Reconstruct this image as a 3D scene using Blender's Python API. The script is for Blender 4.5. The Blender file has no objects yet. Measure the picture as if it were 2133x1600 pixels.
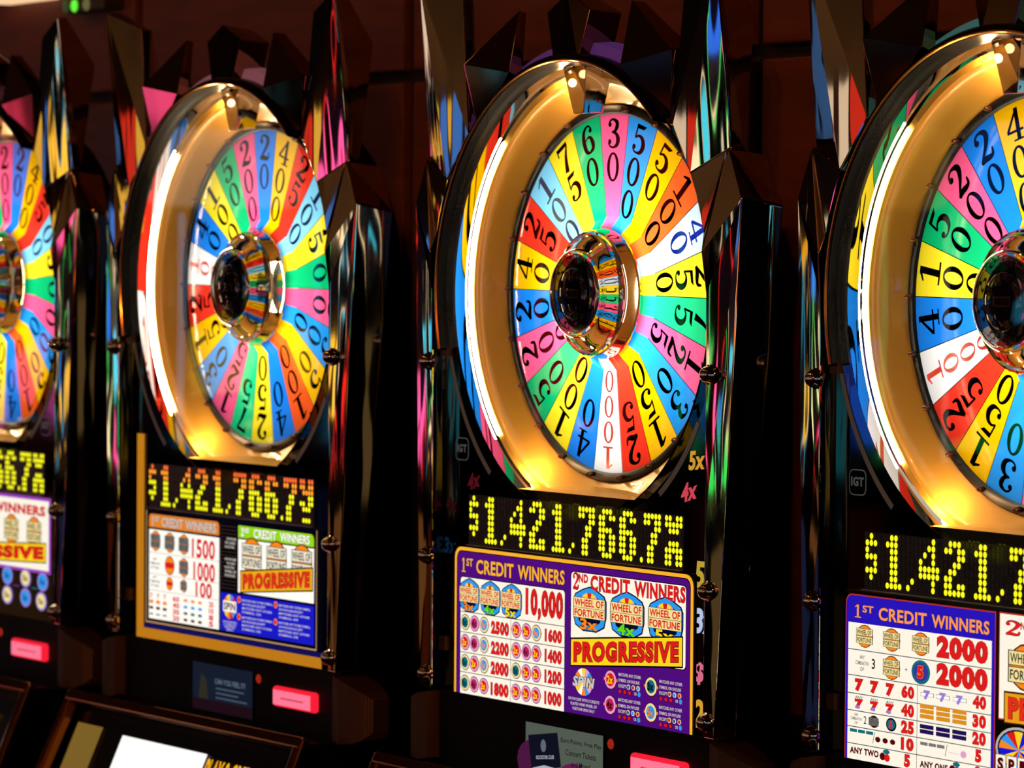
import bpy, bmesh, math, random
from mathutils import Vector, Matrix
random.seed(7)
S = bpy.context.scene
COL = S.collection
PI = math.pi
ZC = 1.6                      # height of the wheel axle above the floor

# ------------------------------------------------------------------ camera
cd = bpy.data.cameras.new('camera')
cam = bpy.data.objects.new('camera', cd); COL.objects.link(cam)
CAMP = Vector((4.39856, -2.97197, ZC + 0.04339))
YAW, PITCH, ROLL = -0.99302, -0.03184, 0.00741
fw = Vector((math.sin(YAW) * math.cos(PITCH), math.cos(YAW) * math.cos(PITCH), math.sin(PITCH)))
rt = fw.cross(Vector((0, 0, 1))).normalized(); up = rt.cross(fw)
r2 = math.cos(ROLL) * rt + math.sin(ROLL) * up
u2 = -math.sin(ROLL) * rt + math.cos(ROLL) * up
cam.matrix_world = Matrix(((r2.x, u2.x, -fw.x, CAMP.x), (r2.y, u2.y, -fw.y, CAMP.y), (r2.z, u2.z, -fw.z, CAMP.z), (0, 0, 0, 1)))
cd.sensor_fit = 'HORIZONTAL'; cd.sensor_width = 36; cd.lens = 36 * 8000 / 2133
cd.clip_start = 0.05; cd.clip_end = 60
cd.dof.use_dof = True; cd.dof.focus_distance = 5.0; cd.dof.aperture_fstop = 7.5
S.camera = cam

# ------------------------------------------------------------------ world, exposure
w = bpy.data.worlds.new('world'); S.world = w; w.use_nodes = True
w.node_tree.nodes['Background'].inputs[0].default_value = (0.010, 0.006, 0.004, 1)
w.node_tree.nodes['Background'].inputs[1].default_value = 0.3
cy = S.cycles
cy.use_adaptive_sampling = True; cy.adaptive_threshold = 0.05; cy.adaptive_min_samples = 12; cy.use_light_tree = False; cy.max_bounces = 6; cy.diffuse_bounces = 2; cy.glossy_bounces = 5; cy.transmission_bounces = 3; cy.transparent_max_bounces = 6
cy.caustics_reflective = False; cy.caustics_refractive = False; cy.sample_clamp_indirect = 3.0
vs = S.view_settings
vs.view_transform = 'Standard'; vs.look = 'None'; vs.exposure = 0.0; vs.gamma = 1.0; vs.use_curve_mapping = False

# ------------------------------------------------------------------ ceiling spots washing the wall behind the machines
SPOTS = [(-3.6, -1.15), (-2.7, -1.15), (-1.75, -1.15), (-0.8, -1.15), (0.2, -1.15), (1.2, -1.15)]
for (x, y) in SPOTS:
    l = bpy.data.lights.new('wall_wash_light', 'SPOT'); l.energy = 6; l.color = (1.0, 0.36, 0.12)
    l.spot_size = math.radians(62); l.spot_blend = 0.5; l.shadow_soft_size = 0.035
    o = bpy.data.objects.new('wall_wash_light', l); COL.objects.link(o)
    o.location = (x, y, 3.1)
    o.rotation_euler = (Vector((x + 0.55, 0.3, 2.15)) - Vector((x, y, 3.1))).to_track_quat('-Z', 'Y').to_euler()

# two shop spots in the ceiling further up the aisle rake along the row and throw the shards' shadows on the wall
for (x, tx) in ((4.9, -1.9), (5.3, 0.1)):
    l = bpy.data.lights.new('aisle_spot_light', 'SPOT'); l.energy = 150; l.color = (1.0, 0.34, 0.10)
    l.spot_size = math.radians(30); l.spot_blend = 0.6; l.shadow_soft_size = 0.05
    o = bpy.data.objects.new('aisle_spot_light', l); COL.objects.link(o); o.location = (x, -4.1, 3.1)
    o.rotation_euler = (Vector((tx, 0.3, 1.95)) - Vector((x, -4.1, 3.1))).to_track_quat('-Z', 'Y').to_euler()
# added fill light above the far machines: brightens the ceiling mirrored by the crystals
l = bpy.data.lights.new('ceiling_fill_light', 'AREA'); l.shape = 'RECTANGLE'; l.size = 11.0; l.size_y = 0.25; l.energy = 150; l.color = (1.0, 0.55, 0.20)
o = bpy.data.objects.new('ceiling_fill_light', l); COL.objects.link(o); o.location = (-2.0, -5.55, 2.25); o.rotation_euler = (PI + 0.35, 0, 0)

# ------------------------------------------------------------------ helpers: colour and materials
def lin(c):
    if isinstance(c, str):
        c = tuple(int(c[i:i + 2], 16) / 255 for i in (0, 2, 4))
    return tuple((v / 12.92 if v <= 0.04045 else ((v + 0.055) / 1.055) ** 2.4) for v in c)
MATS = {}
def pm(name, color, metallic=0.0, rough=0.5, spec=0.5, emit=None, es=0.0, coat=0.0):
    if name in MATS: return MATS[name]
    m = bpy.data.materials.new(name); m.use_nodes = True
    b = m.node_tree.nodes['Principled BSDF']
    b.inputs['Base Color'].default_value = (*lin(color), 1)
    b.inputs['Metallic'].default_value = metallic; b.inputs['Roughness'].default_value = rough
    b.inputs['Specular IOR Level'].default_value = spec
    b.inputs['Coat Weight'].default_value = coat; b.inputs['Coat Roughness'].default_value = 0.03
    if emit:
        b.inputs['Emission Color'].default_value = (*lin(emit), 1); b.inputs['Emission Strength'].default_value = es
    MATS[name] = m
    return m
def noise_bump(m, scale, strength, dist, stretch=(1, 1, 1), detail=2.0, colvar=None):
    nt = m.node_tree; b = nt.nodes['Principled BSDF']
    tc = nt.nodes.new('ShaderNodeTexCoord'); mp = nt.nodes.new('ShaderNodeMapping'); mp.inputs['Scale'].default_value = stretch
    n = nt.nodes.new('ShaderNodeTexNoise'); n.inputs['Scale'].default_value = scale; n.inputs['Detail'].default_value = detail
    bp = nt.nodes.new('ShaderNodeBump'); bp.inputs['Strength'].default_value = strength; bp.inputs['Distance'].default_value = dist
    nt.links.new(tc.outputs['Object'], mp.inputs['Vector']); nt.links.new(mp.outputs[0], n.inputs['Vector'])
    nt.links.new(n.outputs['Fac'], bp.inputs['Height']); nt.links.new(bp.outputs[0], b.inputs['Normal'])
    if colvar:
        r = nt.nodes.new('ShaderNodeValToRGB'); r.color_ramp.elements[0].color = (*lin(colvar[0]), 1); r.color_ramp.elements[1].color = (*lin(colvar[1]), 1)
        r.color_ramp.elements[0].position = 0.3; r.color_ramp.elements[1].position = 0.7
        nt.links.new(n.outputs['Fac'], r.inputs[0]); nt.links.new(r.outputs[0], b.inputs['Base Color'])
    return m
def EM(color, s=1.0, sample=False):
    """backlit print / lit lamp colour"""
    k = ('em', color, s)
    if k in MATS: return MATS[k]
    m = bpy.data.materials.new('backlit_' + str(color)); m.use_nodes = True
    nt = m.node_tree; b = nt.nodes['Principled BSDF']
    b.inputs['Base Color'].default_value = (0.0, 0.0, 0.0, 1); b.inputs['Roughness'].default_value = 0.25; b.inputs['Specular IOR Level'].default_value = 0.06
    b.inputs['Emission Color'].default_value = (*lin(color), 1); b.inputs['Emission Strength'].default_value = s
    if not sample: m.cycles.emission_sampling = 'NONE'      # small print: seen and mirrored, not sampled as a lamp
    MATS[k] = m
    return m
def TR(color):
    """translucent coloured wheel plastic, lit by the lamp behind it"""
    k = ('tr', color)
    if k in MATS: return MATS[k]
    m = bpy.data.materials.new('wheel_plastic_' + color); m.use_nodes = True
    nt = m.node_tree; nt.nodes.remove(nt.nodes['Principled BSDF'])
    t = nt.nodes.new('ShaderNodeBsdfTranslucent'); t.inputs[0].default_value = (*lin(color), 1)
    g = nt.nodes.new('ShaderNodeBsdfGlossy'); g.inputs['Roughness'].default_value = 0.08; g.inputs[0].default_value = (0.8, 0.8, 0.8, 1)
    mx = nt.nodes.new('ShaderNodeMixShader'); mx.inputs[0].default_value = 0.03
    nt.links.new(t.outputs[0], mx.inputs[1]); nt.links.new(g.outputs[0], mx.inputs[2])
    nt.links.new(mx.outputs[0], nt.nodes['Material Output'].inputs[0])
    MATS[k] = m
    return m
def cover_mat():
    m = bpy.data.materials.new('clear_cover'); m.use_nodes = True
    nt = m.node_tree; nt.nodes.remove(nt.nodes['Principled BSDF'])
    t = nt.nodes.new('ShaderNodeBsdfTransparent'); g = nt.nodes.new('ShaderNodeBsdfGlossy'); g.inputs['Roughness'].default_value = 0.0
    f = nt.nodes.new('ShaderNodeFresnel'); f.inputs[0].default_value = 1.42
    mx = nt.nodes.new('ShaderNodeMixShader')
    nt.links.new(f.outputs[0], mx.inputs[0]); nt.links.new(t.outputs[0], mx.inputs[1]); nt.links.new(g.outputs[0], mx.inputs[2])
    nt.links.new(mx.outputs[0], nt.nodes['Material Output'].inputs[0])
    return m

M_BLACK = pm('black_gloss', '040404', 0, 0.3, 0.10)
M_BODY = pm('black_body', '050404', 0, 0.5, 0.12)
M_PRINT = pm('black_printed_glass', '020202', 0, 0.04, 0.5)
M_INK = pm('black_ink', '020104', 0, 0.6, 0.0)
M_CHROME = noise_bump(pm('dark_crinkled_chrome', 'c4b09a', 1.0, 0.04), 13, 0.36, 0.012, (1, 1, 0.16), 1.6)
M_CRYSTAL = noise_bump(pm('smoked_mirror_facet', 'a07c5c', 1.0, 0.06), 5, 0.06, 0.01)
M_TRIM = pm('polished_trim', 'd8b890', 1.0, 0.12)
M_STUD = pm('chrome_stud', 'e2cdb2', 1.0, 0.04)
M_GOLD = noise_bump(pm('gold_bowl', 'ffbe4a', 0.2, 0.28, 0.6, coat=0.4), 30, 0.02, 0.01)
M_MIRROR = pm('mirror_wall', 'd9cfc4', 1.0, 0.02)
M_HUB = pm('hub_chrome', 'cfc2b2', 1.0, 0.03)
M_HUBCAP = pm('hub_cap_lacquer', '14090a', 0.3, 0.05, 0.8, coat=1.0)
M_HUBRED = pm('hub_cap_red', '5a1208', 0.2, 0.1, 0.6, coat=0.6)
M_HUBGOLD = pm('hub_cap_gold', '8a5a1c', 0.6, 0.2)
M_RIM = pm('wheel_rim_black', '0a0e16', 0.0, 0.4, 0.2)
M_PEG = pm('peg_bronze', '5a3420', 0.6, 0.25)
M_COVER = cover_mat()
M_GREY = pm('grey_stripe', '6f675c', 0.0, 0.5, 0.3, '6f675c', 0.12)
M_LAMP = EM('ffeec8', 150.0, True)
M_GRILL = pm('speaker_mesh', '3a2414', 0.5, 0.5)
def grill_nodes():
    nt = M_GRILL.node_tree; b = nt.nodes['Principled BSDF']
    tc = nt.nodes.new('ShaderNodeTexCoord'); mp = nt.nodes.new('ShaderNodeMapping'); mp.inputs['Rotation'].default_value = (PI / 2, 0, 0)
    ck = nt.nodes.new('ShaderNodeTexBrick'); ck.inputs['Scale'].default_value = 220; ck.offset = 0.0
    ck.inputs['Color1'].default_value = (*lin('1a0e08'), 1); ck.inputs['Color2'].default_value = (*lin('1a0e08'), 1); ck.inputs['Mortar'].default_value = (*lin('6e4628'), 1)
    ck.inputs['Brick Width'].default_value = 0.5; ck.inputs['Row Height'].default_value = 0.5; ck.inputs['Mortar Size'].default_value = 0.1
    nt.links.new(tc.outputs['Object'], mp.inputs[0]); nt.links.new(mp.outputs[0], ck.inputs['Vector']); nt.links.new(ck.outputs['Color'], b.inputs['Base Color'])
grill_nodes()

# ------------------------------------------------------------------ helpers: meshes and objects
def link(name, me, parent=None, loc=(0, 0, 0), rot=(0, 0, 0)):
    o = bpy.data.objects.new(name, me); COL.objects.link(o)
    o.location = loc; o.rotation_euler = rot
    if parent: o.parent = parent
    return o
def mesh(name, verts, faces, mats, fmat=None, smooth=False):
    me = bpy.data.meshes.new(name); me.from_pydata([tuple(v) for v in verts], [], faces)
    for m in (mats if isinstance(mats, (list, tuple)) else [mats]): me.materials.append(m)
    if fmat: me.polygons.foreach_set('material_index', fmat)
    if smooth: me.polygons.foreach_set('use_smooth', [True] * len(me.polygons))
    me.update()
    return me
def box_data(x0, x1, y0, y1, z0, z1):
    v = [(x, y, z) for z in (z0, z1) for y in (y0, y1) for x in (x0, x1)]
    f = [(0, 2, 3, 1), (4, 5, 7, 6), (0, 1, 5, 4), (2, 6, 7, 3), (0, 4, 6, 2), (1, 3, 7, 5)]
    return v, f
def bev(o, wd, seg=2, ang=25):
    m = o.modifiers.new('bevel', 'BEVEL'); m.width = wd; m.segments = seg; m.limit_method = 'ANGLE'; m.angle_limit = math.radians(ang)
    return o
def box(name, x0, x1, y0, y1, z0, z1, mat, parent=None, b=0.0, loc=(0, 0, 0)):
    v, f = box_data(x0, x1, y0, y1, z0, z1)
    o = link(name, mesh(name, v, f, mat), parent, loc)
    if b: bev(o, b)
    return o
def lathe_mesh(name, prof, mat, seg=96, a0=0.0, a1=2 * PI, closed=False):
    """profile of (radius, y) spun about the wheel axle (local y); a = clockwise from top"""
    full = abs(a1 - a0 - 2 * PI) < 1e-6
    n = seg if full else seg + 1
    v = []; f = []
    for i in range(n):
        a = a0 + (a1 - a0) * i / seg
        for (r, y) in prof: v.append((r * math.sin(a), y, r * math.cos(a)))
    k = len(prof); kk = k if closed else k - 1
    for i in range(seg):
        i2 = (i + 1) % n
        for j in range(kk):
            j2 = (j + 1) % k
            f.append((i * k + j, i * k + j2, i2 * k + j2, i2 * k + j))
    me = mesh(name, v, f, mat, smooth=True)
    bm = bmesh.new(); bm.from_mesh(me); bmesh.ops.remove_doubles(bm, verts=bm.verts, dist=1e-6)
    bmesh.ops.recalc_face_normals(bm, faces=bm.faces); bm.to_mesh(me); bm.free()
    try: me.set_sharp_from_angle(angle=math.radians(38))
    except Exception: pass
    return me
def hull_mesh(name, pts, mat):
    bm = bmesh.new()
    for p in pts: bm.verts.new(p)
    bmesh.ops.convex_hull(bm, input=bm.verts)
    bmesh.ops.dissolve_limit(bm, angle_limit=math.radians(1.5), verts=bm.verts, edges=bm.edges)
    bmesh.ops.recalc_face_normals(bm, faces=bm.faces)
    me = bpy.data.meshes.new(name); bm.to_mesh(me); bm.free(); me.materials.append(mat)
    return me
def faces_mesh(name, verts, faces, mat):
    me = mesh(name, verts, faces, mat)
    bm = bmesh.new(); bm.from_mesh(me); bmesh.ops.recalc_face_normals(bm, faces=bm.faces); bm.to_mesh(me); bm.free()
    return me
def mir(pts): return [(-x, y, z) for (x, y, z) in pts]
def tag(o, label=None, cat=None, group=None, kind=None):
    if label: o['label'] = label
    if cat: o['category'] = cat
    if group: o['group'] = group
    if kind: o['kind'] = kind
    return o

# ------------------------------------------------------------------ flat print: artwork collector
_TXT = {}
def text_data(s, bold):
    k = (s, bold)
    if k in _TXT: return _TXT[k]
    cu = bpy.data.curves.new('lettering', 'FONT'); cu.body = s; cu.size = 1; cu.offset = bold; cu.resolution_u = 3; cu.space_character = 1.0 + bold * 2
    ob = bpy.data.objects.new('lettering', cu)
    me = bpy.data.meshes.new_from_object(ob)
    v = [(p.co.x, p.co.y) for p in me.vertices]; f = [tuple(p.vertices) for p in me.polygons]
    bpy.data.objects.remove(ob); bpy.data.curves.remove(cu); bpy.data.meshes.remove(me)
    xs = [a for a, b in v]; ys = [b for a, b in v]
    x0, x1, y0, y1 = min(xs), max(xs), min(ys), max(ys)
    _TXT[k] = ([((a - x0) / (x1 - x0), (b - y0) / (y1 - y0)) for a, b in v], f)
    return _TXT[k]
class Art:
    """flat print in the x-z plane; layer n lies n * 0.3 mm in front of the panel"""
    STEP = 0.0003
    def __init__(s, y=0.0): s.v = []; s.f = []; s.mi = []; s.m = []; s.y = y
    def _mat(s, m):
        if m not in s.m: s.m.append(m)
        return s.m.index(m)
    def raw(s, pts, faces, mat, layer):
        n = len(s.v); y = s.y - layer * s.STEP; k = s._mat(mat)
        s.v += [(a, y, b) for a, b in pts]
        for f in faces:
            P = [pts[i] for i in f]
            A = sum(P[i][0] * P[(i + 1) % len(P)][1] - P[(i + 1) % len(P)][0] * P[i][1] for i in range(len(P)))
            g = [n + i for i in f]
            s.f.append(tuple(g if A > 0 else g[::-1])); s.mi.append(k)
        return s
    def poly(s, pts, mat, layer=1): return s.raw(list(pts), [tuple(range(len(pts)))], mat, layer)
    def rect(s, x0, z0, x1, z1, mat, layer=1, r=0.0, corners='abcd'):
        if not r: return s.poly([(x0, z0), (x1, z0), (x1, z1), (x0, z1)], mat, layer)
        zlo, zhi = min(z0, z1), max(z0, z1); p = []
        for (cx, cz, a, c) in ((x1 - r, zhi - r, 0, 'b'), (x0 + r, zhi - r, 90, 'a'), (x0 + r, zlo + r, 180, 'c'), (x1 - r, zlo + r, 270, 'd')):
            if c in corners:
                for i in range(5): t = math.radians(a + 22.5 * i); p.append((cx + r * math.cos(t), cz + r * math.sin(t)))
            else:
                t = math.radians(a + 45); p.append((cx + r * (1 if math.cos(t) > 0 else -1), cz + r * (1 if math.sin(t) > 0 else -1)))
        return s.poly(p, mat, layer)
    def disc(s, cx, cz, rx, rz, mat, layer=1, n=20, a0=0, a1=360):
        p = [] if a1 - a0 >= 360 else [(cx, cz)]
        for i in range(n + (0 if a1 - a0 >= 360 else 1)):
            t = math.radians(a0 + (a1 - a0) * i / n); p.append((cx + rx * math.cos(t), cz + rz * math.sin(t)))
        return s.poly(p, mat, layer)
    def text(s, t, x0, x1, zc, h, mat, layer=2, bold=0.02, outline=None, ow=0.03, slope=0.0, slant=0.0):
        def put(b, m, l, grow):
            v, f = text_data(t, b)
            gx = grow; X0, X1 = x0 - gx, x1 + gx; H = h + 2 * gx
            s.raw([(X0 + a * (X1 - X0) + slant * (c - .5) * H, zc - H / 2 + c * H + slope * (a - .5) * (X1 - X0)) for a, c in v], f, m, l)
        if outline: put(bold + ow, outline, layer - 0.5, ow * h * 0.8)
        put(bold, mat, layer, 0)
        return s
    def build(s, name, parent, label=None):
        o = link(name, mesh(name, s.v, s.f, s.m, s.mi), parent)
        if label: o['label'] = label
        return o

# ------------------------------------------------------------------ wheel numerals (drawn here, slab-serif style)
def catmull(p, n=5):
    q = []
    P = [p[0]] + list(p) + [p[-1]]
    for i in range(1, len(P) - 2):
        for k in range(n):
            t = k / n
            q.append(tuple(0.5 * (2 * P[i][d] + (P[i + 1][d] - P[i - 1][d]) * t + (2 * P[i - 1][d] - 5 * P[i][d] + 4 * P[i + 1][d] - P[i + 2][d]) * t * t
                                  + (3 * P[i][d] - P[i - 1][d] - 3 * P[i + 1][d] + P[i + 2][d]) * t ** 3) for d in range(3)))
    q.append(tuple(p[-1])); return q
def stroke(p, smooth=True):
    q = catmull(p) if smooth else list(p); L = []; R = []
    for i, (x, y, wd) in enumerate(q):
        wd *= 1.18
        a = q[max(0, i - 1)]; b = q[min(len(q) - 1, i + 1)]
        dx, dy = b[0] - a[0], b[1] - a[1]; d = math.hypot(dx, dy) or 1
        nx, ny = -dy / d, dx / d
        L.append((x + nx * wd / 2, y + ny * wd / 2)); R.append((x - nx * wd / 2, y - ny * wd / 2))
    v = L + R; n = len(q)
    return v, [(i, i + 1, n + i + 1, n + i) for i in range(n - 1)]
def ball(x, y, r): return [(x + r * math.cos(2 * PI * i / 10), y + r * 1.0 * math.sin(2 * PI * i / 10)) for i in range(10)], [tuple(range(10))]
def rc(x0, y0, x1, y1): return [(x0, y0), (x1, y0), (x1, y1), (x0, y1)], [(0, 1, 2, 3)]
def ring(cx, cy, rx, ry, ix, iy, n=28):
    v = [(cx + rx * math.cos(2 * PI * i / n), cy + ry * math.sin(2 * PI * i / n)) for i in range(n)] + [(cx + ix * math.cos(2 * PI * i / n), cy + iy * math.sin(2 * PI * i / n)) for i in range(n)]
    return v, [(i, (i + 1) % n, n + (i + 1) % n, n + i) for i in range(n)]
DIG = {
 '0': [ring(.35, .5, .33, .5, .17, .42)],
 '1': [rc(.27, 0, .46, 1), rc(.06, 0, .68, .08), ([(.29, 1), (.07, .82), (.09, .76), (.29, .87)], [(0, 1, 2, 3)])],
 '2': [ball(.16, .74, .1), stroke([(.09, .74, .06), (.17, .91, .08), (.34, .97, .08), (.54, .87, .15), (.57, .7, .17), (.45, .48, .13), (.25, .26, .09), (.08, .07, .07)]),
       stroke([(.07, .06, .1), (.26, .11, .17), (.46, .07, .15), (.6, .1, .1), (.65, .3, .05)])],
 '3': [ball(.16, .8, .085), stroke([(.1, .82, .05), (.2, .94, .06), (.35, .97, .07), (.52, .87, .14), (.52, .72, .15), (.42, .58, .1), (.26, .54, .05)]),
       stroke([(.26, .54, .05), (.46, .5, .1), (.58, .33, .17), (.54, .13, .14), (.36, .03, .07), (.19, .06, .06), (.09, .18, .05)]), ball(.16, .22, .09)],
 '4': [stroke([(.5, .97, .06), (.06, .32, .09)], False), rc(.03, .26, .69, .34), rc(.4, 0, .56, .99), rc(.26, 0, .68, .06)],
 '5': [([(.15, 1), (.15, .84), (.5, .86), (.63, 1.0)], [(0, 1, 2, 3)]), stroke([(.18, .95, .06), (.14, .5, .06)], False),
       stroke([(.13, .5, .05), (.3, .61, .08), (.5, .55, .14), (.59, .33, .17), (.5, .1, .13), (.32, .03, .07), (.17, .06, .06), (.08, .17, .05)]), ball(.15, .2, .09)],
 '6': [stroke([(.58, .82, .05), (.48, .95, .06), (.32, .94, .08), (.17, .77, .13), (.13, .47, .16), (.2, .14, .14), (.36, .03, .07)]),
       stroke([(.34, .03, .07), (.54, .13, .13), (.58, .31, .16), (.5, .52, .12), (.36, .58, .06), (.2, .46, .05)]), ball(.53, .79, .085)],
 '7': [rc(.07, .85, .65, 1), rc(.07, .7, .13, 1), stroke([(.62, .88, .06), (.42, .5, .12), (.28, 0, .18)])],
}
SEGS = [('400', 'Y'), ('25', 'R'), ('100', 'L'), ('75', 'Y2'), ('60', 'G'), ('30', 'P'), ('500', 'S'), ('50', 'Y'), ('100', 'O'), ('40', 'W2'), ('250', 'Y2'), ('75', 'G2'),
        ('125', 'P'), ('30', 'S'), ('150', 'Y'), ('25', 'R'), ('1000', 'W'), ('40', 'S2'), ('100', 'Y2'), ('50', 'G'), ('200', 'P'), ('20', 'S2')]
SEGCOL = {'Y': 'ffc000', 'R': 'f03420', 'O': 'ff6020', 'L': '86d8ff', 'Y2': 'ffe628', 'G': '08b870', 'G2': '20cc86', 'P': 'ff5c90', 'S': '2496ee', 'S2': '1880ee', 'W': 'ffffff', 'W2': 'd4f0ff'}
R_SEG, R_IN, Y_DISC = 0.25, 0.108, 0.060
_seg_me = {}
def seg_mesh(key):
    if key in _seg_me: return _seg_me[key]
    h = PI / 22; v = []; f = []; n = 6; k = 5
    rows = [(0.0885, Y_DISC - 0.014)] + [(R_IN + (R_SEG - R_IN) * i / k, Y_DISC) for i in range(k + 1)]   # the plastic rises as a cone towards the hub
    for (r, y) in rows:
        for j in range(n + 1):
            a = -h + 2 * h * j / n; v.append((r * math.sin(a), y, r * math.cos(a)))
    for i in range(k + 1):
        for j in range(n):
            a = i * (n + 1) + j; f.append((a, a + 1, a + n + 2, a + n + 1))
    _seg_me[key] = mesh('wheel_segment', v, f, TR(SEGCOL[key]))
    return _seg_me[key]
_num_me = {}
def num_mesh(t, mat):
    if (t, mat.name) in _num_me: return _num_me[(t, mat.name)]
    a = Art(Y_DISC - 0.0012)
    if len(t) == 4: h, pitch, wd, r0 = 0.031, 0.0355, 0.027, 0.244
    else: h, pitch, wd, r0 = 0.041, 0.0465, 0.033, 0.243
    for i, ch in enumerate(t):
        top = r0 - i * pitch; sc = 1.0 - 0.06 * i
        for v, f in DIG[ch]:
            a.raw([((x - .36) / .7 * wd * sc, top - h + y * h) for x, y in v], f, mat, 0)
    me = mesh('numeral', a.v, a.f, a.m, a.mi); _num_me[(t, mat.name)] = me
    return me
def div_mesh():
    h = PI / 22; p = []
    for (r, s) in ((R_IN, -1), (R_SEG, -1), (R_SEG, 1), (R_IN, 1)):
        p.append((r * math.sin(-h) + s * 0.0006 * math.cos(h), Y_DISC - 0.0006, r * math.cos(h) - s * 0.0006 * math.sin(-h)))
    return mesh('divider_line', p, [(0, 1, 2, 3)], M_INK)
DIV = div_mesh()
def dome_mesh(name, r, hgt, mat, seg=14, rings=5):
    v = []; f = []
    for i in range(rings):
        t = i / rings * PI / 2
        for j in range(seg):
            a = 2 * PI * j / seg; v.append((r * math.cos(t) * math.cos(a), -hgt * math.sin(t), r * math.cos(t) * math.sin(a)))
    v.append((0, -hgt, 0))
    for i in range(rings - 1):
        for j in range(seg): f.append((i * seg + j, i * seg + (j + 1) % seg, (i + 1) * seg + (j + 1) % seg, (i + 1) * seg + j))
    for j in range(seg): f.append(((rings - 1) * seg + j, (rings - 1) * seg + (j + 1) % seg, len(v) - 1))
    me = mesh(name, v, f, mat, smooth=True)
    bm = bmesh.new(); bm.from_mesh(me); bmesh.ops.recalc_face_normals(bm, faces=bm.faces); bm.to_mesh(me); bm.free()
    return me
PEG = dome_mesh('peg', 0.0042, 0.010, M_PEG, 10, 3)
STUD = lathe_mesh('stud', [(0, -0.0135), (.004, -.0130), (.0078, -.0108), (.0105, -.0070), (.0118, -.002), (.0135, 0), (.0135, .003)], M_STUD, 20)
TUBE_A = None

# ------------------------------------------------------------------ shared meshes of the cabinet top
RIM_A = math.radians(105); RIM_B = math.radians(43)
RIMB = lathe_mesh('arch_rim', [(0.330, 0.004), (0.331, -0.020), (0.3265, -0.0275), (0.3215, -0.0285), (0.3185, -0.026), (0.3150, -0.008), (0.3130, -0.004), (0.3130, 0.003)], M_BLACK, 120, -RIM_A, RIM_B)
RIMLINE = lathe_mesh('arch_edge_line', [(0.3195, -0.0270), (0.3207, -0.0291), (0.3218, -0.0293), (0.3228, -0.0288)], pm('edge_gold', 'e0903a', 1.0, 0.2), 120, -RIM_A, RIM_B)
MIRW = lathe_mesh('mirror_band', [(0.3128, 0.0005), (0.3105, 0.0185), (0.3070, 0.0215)], M_MIRROR, 120)
bowl_prof = [(0.3070, 0.0215), (0.3035, 0.0225)]
for i in range(13):
    t = i / 12 * PI * 0.62
    bowl_prof.append((0.2985 - 0.0325 * (1 - math.cos(t)) / (1 - math.cos(PI * .62)) + 0.003 * math.sin(t), 0.0235 + 0.031 * (t / (PI * .62)) ** 0.9))
bowl_prof += [(0.2635, 0.0585), (0.2625, 0.064)]
BOWL = lathe_mesh('gold_bowl', bowl_prof, M_GOLD, 120)
RIMD = lathe_mesh('wheel_rim', [(0.2628, 0.066), (0.2622, 0.0575), (0.2600, 0.0560), (0.2520, 0.0565), (0.2495, 0.0590), (0.2495, 0.064)], M_RIM, 120)
TUBE = []
def tube_arc(a0, a1, r, y, rad, mat, n=48, k=8):
    v = []; f = []
    for i in range(n + 1):
        a = a0 + (a1 - a0) * i / n
        for j in range(k):
            b = 2 * PI * j / k; rr = r + rad * math.cos(b); v.append((rr * math.sin(a), y + rad * math.sin(b), rr * math.cos(a)))
    for i in range(n):
        for j in range(k): f.append((i * k + j, i * k + (j + 1) % k, (i + 1) * k + (j + 1) % k, (i + 1) * k + j))
    f.append(tuple(range(k))); f.append(tuple(n * k + j for j in range(k)))
    return mesh('side_tube_lamp', v, f, mat, smooth=True)
TUBEL = tube_arc(math.radians(-132), math.radians(-46), 0.3048, 0.0205, 0.0018, M_LAMP)
TUBER = tube_arc(math.radians(46), math.radians(132), 0.3048, 0.0205, 0.0018, M_LAMP)
HUBM = lathe_mesh('hub', [(0.0895, 0.0600), (0.0905, 0.0480), (0.0905, 0.0440), (0.0890, 0.0420), (0.0880, 0.0260), (0.0860, 0.0225), (0.0835, 0.0220), (0.0825, 0.0235), (0.0805, 0.0225),
     (0.0770, 0.0180), (0.0720, 0.0120), (0.0670, 0.0060), (0.0635, 0.0010), (0.0612, -0.0030), (0.0575, -0.0056), (0.0555, -0.0056), (0.0540, -0.0040), (0.0, -0.0040)], M_HUB, 72)
HUBC = lathe_mesh('hub_cap', [(0.0, -0.0072), (0.020, -0.0070), (0.034, -0.0064), (0.0355, -0.0054), (0.0365, -0.0062), (0.047, -0.0056), (0.0535, -0.0042)], M_HUBCAP, 60)

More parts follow.
